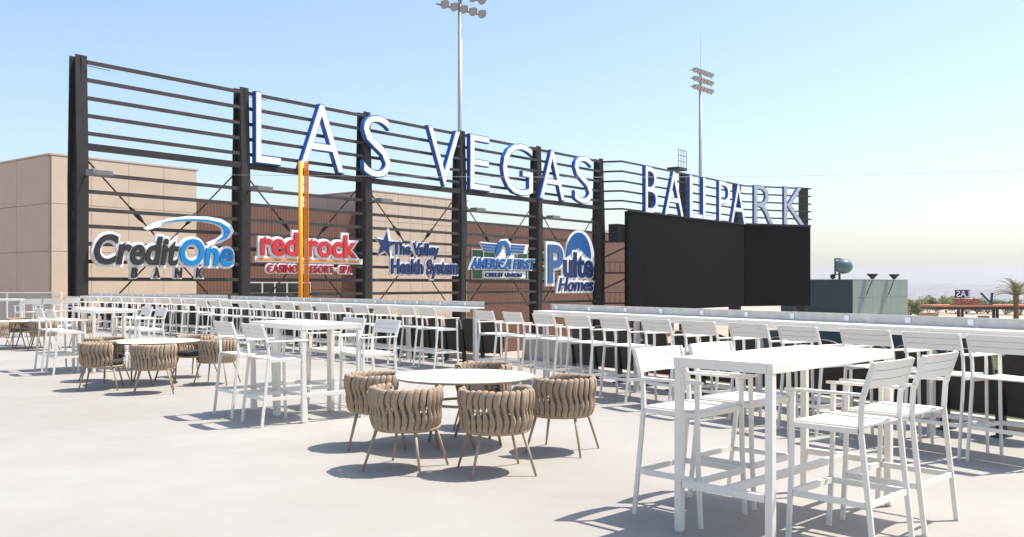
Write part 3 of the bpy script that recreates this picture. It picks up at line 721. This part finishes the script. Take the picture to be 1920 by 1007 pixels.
def light_tower(x, Z, ytop, rows, pitch, n_, D, W, label, mast=0.0, rad=.27):
    X = (x-PX)/F*Z; g = empty('light_tower', (X, Z, GROUND)); H = EYE + (PY-ytop)/F*Z - GROUND
    q = MB(); q.tube([(0, 0, .01), (0, 0, H*.5), (0, 0, H+.5)], [rad*1.25, rad, rad*.75], 12); q.build('pole', M['galv'], g, True)
    N_ = Vector((D.y, -D.x)); ang = math.atan2(D.y, D.x)
    for r_ in range(rows):
        z = H - r_*pitch; q = MB(); q.bar((-D.x*W/2, -D.y*W/2, z), (D.x*W/2, D.y*W/2, z), .16, .16); q.build('crossarm', M['galv'], g)
        for i in range(n_):
            c = D*(-W/2 + W*(i+.5)/n_) + N_*.55; root = MB()
            root.tube([(c.x-N_.x*.5, c.y-N_.y*.5, z), (c.x-N_.x*.5, c.y-N_.y*.5, z+.35), (c.x, c.y, z+.15)], .05, 6)
            prof = [(.10, .36), (.26, .26), (.44, -.02), (.50, -.16)]; V = []; fs = []; k_ = 10
            axis = Vector((N_.x*.75, N_.y*.75, -.62)).normalized(); e1 = axis.cross(Vector((0, 0, 1))).normalized(); e2 = axis.cross(e1)
            for rr, aa in prof:
                for j in range(k_): th = 2*math.pi*j/k_; V.append(Vector((c.x, c.y, z)) - axis*aa + (e1*math.cos(th) + e2*math.sin(th))*rr)
            for a in range(3):
                for j in range(k_): fs.append((a*k_+j, a*k_+(j+1) % k_, (a+1)*k_+(j+1) % k_, (a+1)*k_+j))
            fs.append(tuple(range(k_))); root.add(V, fs); lo = root.build('floodlight', M['lamp'], g)
            q = MB(); q.add([Vector((c.x, c.y, z)) + axis*.14 + (e1*math.cos(2*math.pi*j/k_) + e2*math.sin(2*math.pi*j/k_))*.47 for j in range(k_)], [tuple(range(k_))]); q.build('lens', M['lens'], lo)
    if mast: q = MB(); q.tube([(0, 0, H+.4), (0, 0, H+mast)], [.05, .02], 6); q.build('lightning_rod', M['galv'], g)
    tag(g, label, 'light tower', 'stadium light towers')
light_tower(862.5, 95, -34, 3, 1.45, 5, Vector((.74, .67)).normalized(), 6.2, 'floodlight tower rising behind the middle word of the sign')
light_tower(1313.5, 150, 137, 3, 1.35, 6, Vector((.65, .76)).normalized(), 6.4, 'floodlight tower with a thin rod rising behind the video screen', 6.5, .34)
q = MB(); A_ = Vector(((430-PX)/F*50, 50, EYE + (PY-328)/F*50)); B_ = Vector(((1990-PX)/F*70, 70, EYE + (PY-318)/F*70))
q.tube([A_.lerp(B_, i/20) - Vector((0, 0, .8*math.sin(math.pi*i/20)*.4)) for i in range(21)], .012, 5)
tag(q.build('cable', M['lamp']), 'thin cable strung across in front of the sign', 'cable')

# ------------------------------------------------------------------ batter's-eye block, fence, far canopy
cz = 140.0; c = Vector(((1598-PX)/F*cz, cz)); D = Vector((.7071, .7071)); N_ = Vector((.7071, -.7071))
root = empty('equipment_building', (c.x, c.y, GROUND)); top = EYE + (PY-525)/F*cz; H = top-GROUND
q = MB(); cc = D*10.4 - N_*6; q.box((cc.x, cc.y, H/2), (20.7, 11.9, H-.02), 0, math.atan2(D.y, D.x)); q.build('wall', M['teal'], root)  # far darker than the ribbed face: its shade is put into the colour
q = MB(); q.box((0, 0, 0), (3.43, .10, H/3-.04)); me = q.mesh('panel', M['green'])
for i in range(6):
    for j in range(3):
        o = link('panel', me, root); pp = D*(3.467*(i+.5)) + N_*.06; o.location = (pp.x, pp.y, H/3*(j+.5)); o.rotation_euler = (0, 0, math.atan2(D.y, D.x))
q = MB(); q.bar((0, 0, H+.04), (D.x*20.8, D.y*20.8, H+.04), .25, .12); q.bar((-N_.x*.14, -N_.y*.14, H+.04), (-N_.x*11.9, -N_.y*11.9, H+.04), .25, .12); q.build('coping', M['tealm'], root)
tag(root, 'boxy building, its shaded face toned dark teal, its ribbed face grey-green', 'building')
for x, lab in ((1624, 'dark floodlight on the ribbed building, closer to its corner'), (1665, 'dark floodlight on the ribbed building, farther from its corner')):
    u = (x-PX)/F; Q = c + N_*.1; t = (u*Q.y-Q.x)/(D.x-u*D.y); pp = Q + D*t; g = empty('wall_floodlight', (pp.x, pp.y, top))
    q = MB(); q.tube([(N_.x*.02, N_.y*.02, -2.4), (N_.x*.9, N_.y*.9, -.2), (N_.x*1.0, N_.y*1.0, .35)], .07, 6); q.build('arm', M['steel'], g)
    q = MB(); q.lathe([(.25, -.38), (.42, -.1), (.85, .32), (.80, .42)], 12, c=(N_.x*1.0, N_.y*1.0, .55)); q.build('lamp_head', M['black'], g)
    tag(g, lab, 'floodlight', 'floodlights on the ribbed building')
g = empty('antenna_pod', (c.x - N_.x*1.0 - .3, c.y - N_.y*1.0, top+.1))
q = MB(); V = []; fs = []; m_, n_ = 10, 16
for i in range(m_+1):
    a = math.pi*i/m_*.80; 
    for j in range(n_): th = 2*math.pi*j/n_; V.append((1.5*math.cos(a)*.95 - .1, 1.15*math.sin(a)*math.cos(th), 2.0 + 1.15*math.sin(a)*math.sin(th)))
for i in range(m_):
    for j in range(n_): fs.append((i*n_+j, i*n_+(j+1) % n_, (i+1)*n_+(j+1) % n_, (i+1)*n_+j))
fs.append(tuple(m_*n_+j for j in range(n_))); q.add(V, fs); q.build('dome', M['tealm'], g, True)
q = MB(); q.bar((-1.35, 0, .6), (-1.35, 0, 3.25), .25, .3); q.bar((-1.35, 0, 3.15), (-.5, 0, 3.15), .2, .2); q.build('bracket', M['tealm'], g)
q = MB(); q.tube([(-.7, 0, -.1), (-.7, 0, 1.2)], .17, 10); q.bar((-1.45, 0, .75), (-.6, 0, .75), .14, .14); q.build('mast', M['steel'], g)
q = MB(); q.lathe([(.1, -.4), (.36, -.25), (.42, 0), (.36, .25), (.1, .4)], 12, c=(-1.75, -.1, .42)); q.build('side_speaker', M['black'], g, True)
tag(g, 'rounded teal antenna pod on a short mast on the boxy building', 'antenna')
# dark outfield fence seen under the drink rail
g = empty('outfield_fence', (50, 104, GROUND)); a, b_ = Vector((24, 96)), Vector((86, 96)); 
q = MB(); q.box((0, 0, 0), (5.14, .2, 2.6)); me = q.mesh('panel', M['teal'])
for i in range(12):
    o = link('panel', me, g); pp = a.lerp(b_, (i+.5)/12); o.location = (pp.x-50, pp.y-104, 1.31)
tag(g, 'long dark teal outfield fence of plain panels', 'fence')
# canopy with the mirrored sign
cz = 178.0; x0, x1 = (1752-PX)/F*cz, (1990-PX)/F*cz; g = empty('canopy', ((x0+x1)/2, cz, GROUND)); zt = EYE - (572-PY)/F*cz
q = MB(); q.box((0, 3, zt-.2-GROUND), (x1-x0, 7, .36)); q.build('roof', M['roof'], g)
q = MB(); q.box((0, 3, zt-.60-GROUND), (x1-x0-.5, 6.4, .42)); q.build('soffit', M['steel'], g)
for xx in (1802, 1868, 1950):
    X = (xx-PX)/F*cz - (x0+x1)/2
    for s in (-.35, .35): q = MB(); q.box((X+s, .3, (zt-.8-GROUND)/2), (.42, .42, zt-.82-GROUND)); q.build('column', M['steel'], g)
tag(g, 'low canopy with an orange roof edge beyond the field', 'canopy')
sg = empty('script_sign', ((1825-PX)/F*cz, cz+1.5, zt))
def far_word(body, xa, xb, yt, yb, m, depth, yoff, shear, name, grow=.02):
    L = text_letters(body, grow); bx0, bx1, by0, by1 = bounds(L); Xa, Xb = (xa-PX)/F*(cz+1.5), (xb-PX)/F*(cz+1.5); ht, hb = EYE-(yt-PY)/F*(cz+1.5), EYE-(yb-PY)/F*(cz+1.5)
    sx = (Xb-Xa)/(bx1-bx0 + abs(shear)*(by1-by0)); sy = (ht-hb)/(by1-by0)
    for vs2, fl in L:                                  # read from the far side, so mirrored from here
        slab(vs2, fl, depth, lambda x, y, d: Vector((Xb - (x-bx0 + shear*(y-by0))*sx, cz+1.5+yoff-d, hb + (y-by0)*sy)), [m], name=name, parent=sg).location = -sg.location
far_word('V', 1836, 1872, 549, 572, M['navy'], .25, 0, .35, 'letter', .0); far_word('egas', 1786, 1840, 560, 573, M['dred'], .25, 0, .35, 'letter', .012)
far_word('LAS', 1792, 1816, 545, 557, M['lwhite'], .12, -.30, 0, 'letter', .0)
q = MB(); X = (1804-PX)/F*(cz+1.5) - sg.location.x; zc = EYE-(551-PY)/F*(cz+1.5) - sg.location.z; q.box((X, -.1, zc), (2.9, .16, 1.55)); q.build('board', M['navy'], sg)
q = MB(); q.bar((-3.8, .1, .04), (4.6, .1, .04), .12, .10); q.bar((X, .05, .1), (X, .05, zc), .10, .10); q.build('support', M['steel'], sg)
tag(sg, 'navy script rooftop sign seen from behind, its letters mirrored', 'sign')
# pale low structures beyond the field
for xx, yy, w_, h_, lab in ((1742, 596, 3.6, 1.1, 'small pale utility box on the bare ground beside the shrubs'), (1844, 604, 1.6, 1.1, 'small brown utility box under the orange canopy')):
    pp = floor_px(xx, yy, GROUND); g = empty('utility_box', (pp.x, pp.y, GROUND)); q = MB(); q.box((0, 0, h_/2+.01), (w_, 1.4, h_)); bevel(q.build('body', M['tan'], g), .04)
    q = MB(); q.box((0, 0, h_+.05), (w_+.2, 1.6, .08)); q.build('lid', M['parapet'], g); tag(g, lab, 'utility box')

# ------------------------------------------------------------------ vegetation
def leaf_mesh(n_, rx, rz, size, seed):
    rnd = random.Random(seed); q = MB(); cl = [(Vector((rnd.uniform(-.75, .75)*rx, rnd.uniform(-.75, .75)*rx, rz*(.45 + .75*rnd.random()))), rnd.uniform(.28, .5)*rx) for _ in range(14)]
    for i in range(n_):
        c_, r_ = rnd.choice(cl); d = Vector((rnd.gauss(0, 1), rnd.gauss(0, 1), rnd.gauss(0, 1))).normalized(); p_ = c_ + d*r_*rnd.random()**.4
        if p_.z < .1: p_.z = .1 + rnd.random()*.3
        e1 = Vector((rnd.gauss(0, 1), rnd.gauss(0, 1), rnd.gauss(0, 1))).normalized(); e2 = e1.orthogonal().normalized(); s_ = size*rnd.uniform(.6, 1.4)
        q.add([p_-e1*s_, p_+e2*s_*.45, p_+e1*s_, p_-e2*s_*.45], [(0, 1, 2, 3)])
    return q
shrubs = [(1706, 594, 3.0), (1722, 593, 3.1), (1741, 588, 2.9), (1757, 590, 3.3), (1774, 586, 3.2), (1792, 588, 2.6), (1812, 589, 2.8), (1832, 588, 2.9), (1852, 589, 2.5), (1885, 590, 2.8), (1912, 591, 2.6), (1690, 590, 2.6)]
for i, (xx, yy, hh) in enumerate(shrubs):
    pp = floor_px(xx, yy, GROUND); g = empty('desert_shrub', (pp.x, pp.y, GROUND))
    leaf_mesh(1300, 2.7, hh*.95, .26, 100+i).build('crown', M['leaf'], g)
    q = MB()
    for k in range(4): a = 1.6*k + i; q.tube([(0, 0, 0), (.5*math.cos(a), .5*math.sin(a), .8), (.9*math.cos(a), .9*math.sin(a), hh*.7)], [.10, .07, .03], 6)
    q.build('trunk', M['trunk'], g)
    tag(g, 'olive green desert tree behind the canopy, %s from the ribbed building' % ORD[(i+1) % 12], 'tree', 'desert trees beyond the field')
pp = floor_px(1905, 606, GROUND); g = empty('palm_tree', (pp.x, pp.y, GROUND)); H = 5.2
q = MB(); q.tube([(0, 0, 0), (.04, 0, H*.3), (0, 0, H*.75), (0, 0, H)], [.50, .42, .38, .55], 12)
for i in range(13): q.lathe([(.46, 0), (.54, .10), (.45, .2)], 10, c=(0, 0, .3 + i*.36))
q.build('trunk', M['trunk'], g)
rnd = random.Random(5)
for i in range(40):
    a = 2*math.pi*i*.382 + rnd.uniform(-.1, .1); el = rnd.uniform(.35, 1.45); L = rnd.uniform(3.9, 5.0); q = MB(); pts = []
    for k in range(9):
        s_ = k/8; e = el - s_*s_*1.2; pts.append(Vector((0, 0, H)) if k == 0 else pts[-1] + Vector((math.cos(a)*math.cos(e), math.sin(a)*math.cos(e), math.sin(e)))*L/8)
    q.tube(pts, [.05]*5 + [.035]*4, 5); side = Vector((-math.sin(a), math.cos(a), 0))
    for k in range(1, 9):
        for half in (0, .5):
            p_ = pts[k-1].lerp(pts[k], half); d = (pts[k]-pts[k-1]).normalized(); l_ = .85*math.sin(math.pi*min(.97, (k-.5+half)/9 + .12)) + .12
            for s in (-1, 1): tip = p_ + side*s*l_*.75 + d*l_*.7 - Vector((0, 0, .12)); q.add([p_ - d*.05, p_ + d*.05, tip], [(0, 1, 2)])
    q.build('frond', M['palm'], g)
tag(g, 'fan of palm fronds on a stout brown trunk in front of the canopy', 'palm tree')

# ------------------------------------------------------------------ desert haze
mb = MB(); mb.box((0, 1500, 40 - 75), (13000, 13000, 270)); hz = mb.build('haze', None or [])
hm = bpy.data.materials.new('haze'); hm.use_nodes = True; t = hm.node_tree; t.nodes.clear(); out = t.nodes.new('ShaderNodeOutputMaterial'); pv = t.nodes.new('ShaderNodeVolumePrincipled')
pv.inputs['Color'].default_value = (.93, .96, 1, 1); pv.inputs['Density'].default_value = .00014; pv.inputs['Anisotropy'].default_value = .2
t.links.new(pv.outputs[0], out.inputs['Volume']); hz.data.materials.append(hm); hz['kind'] = 'stuff'
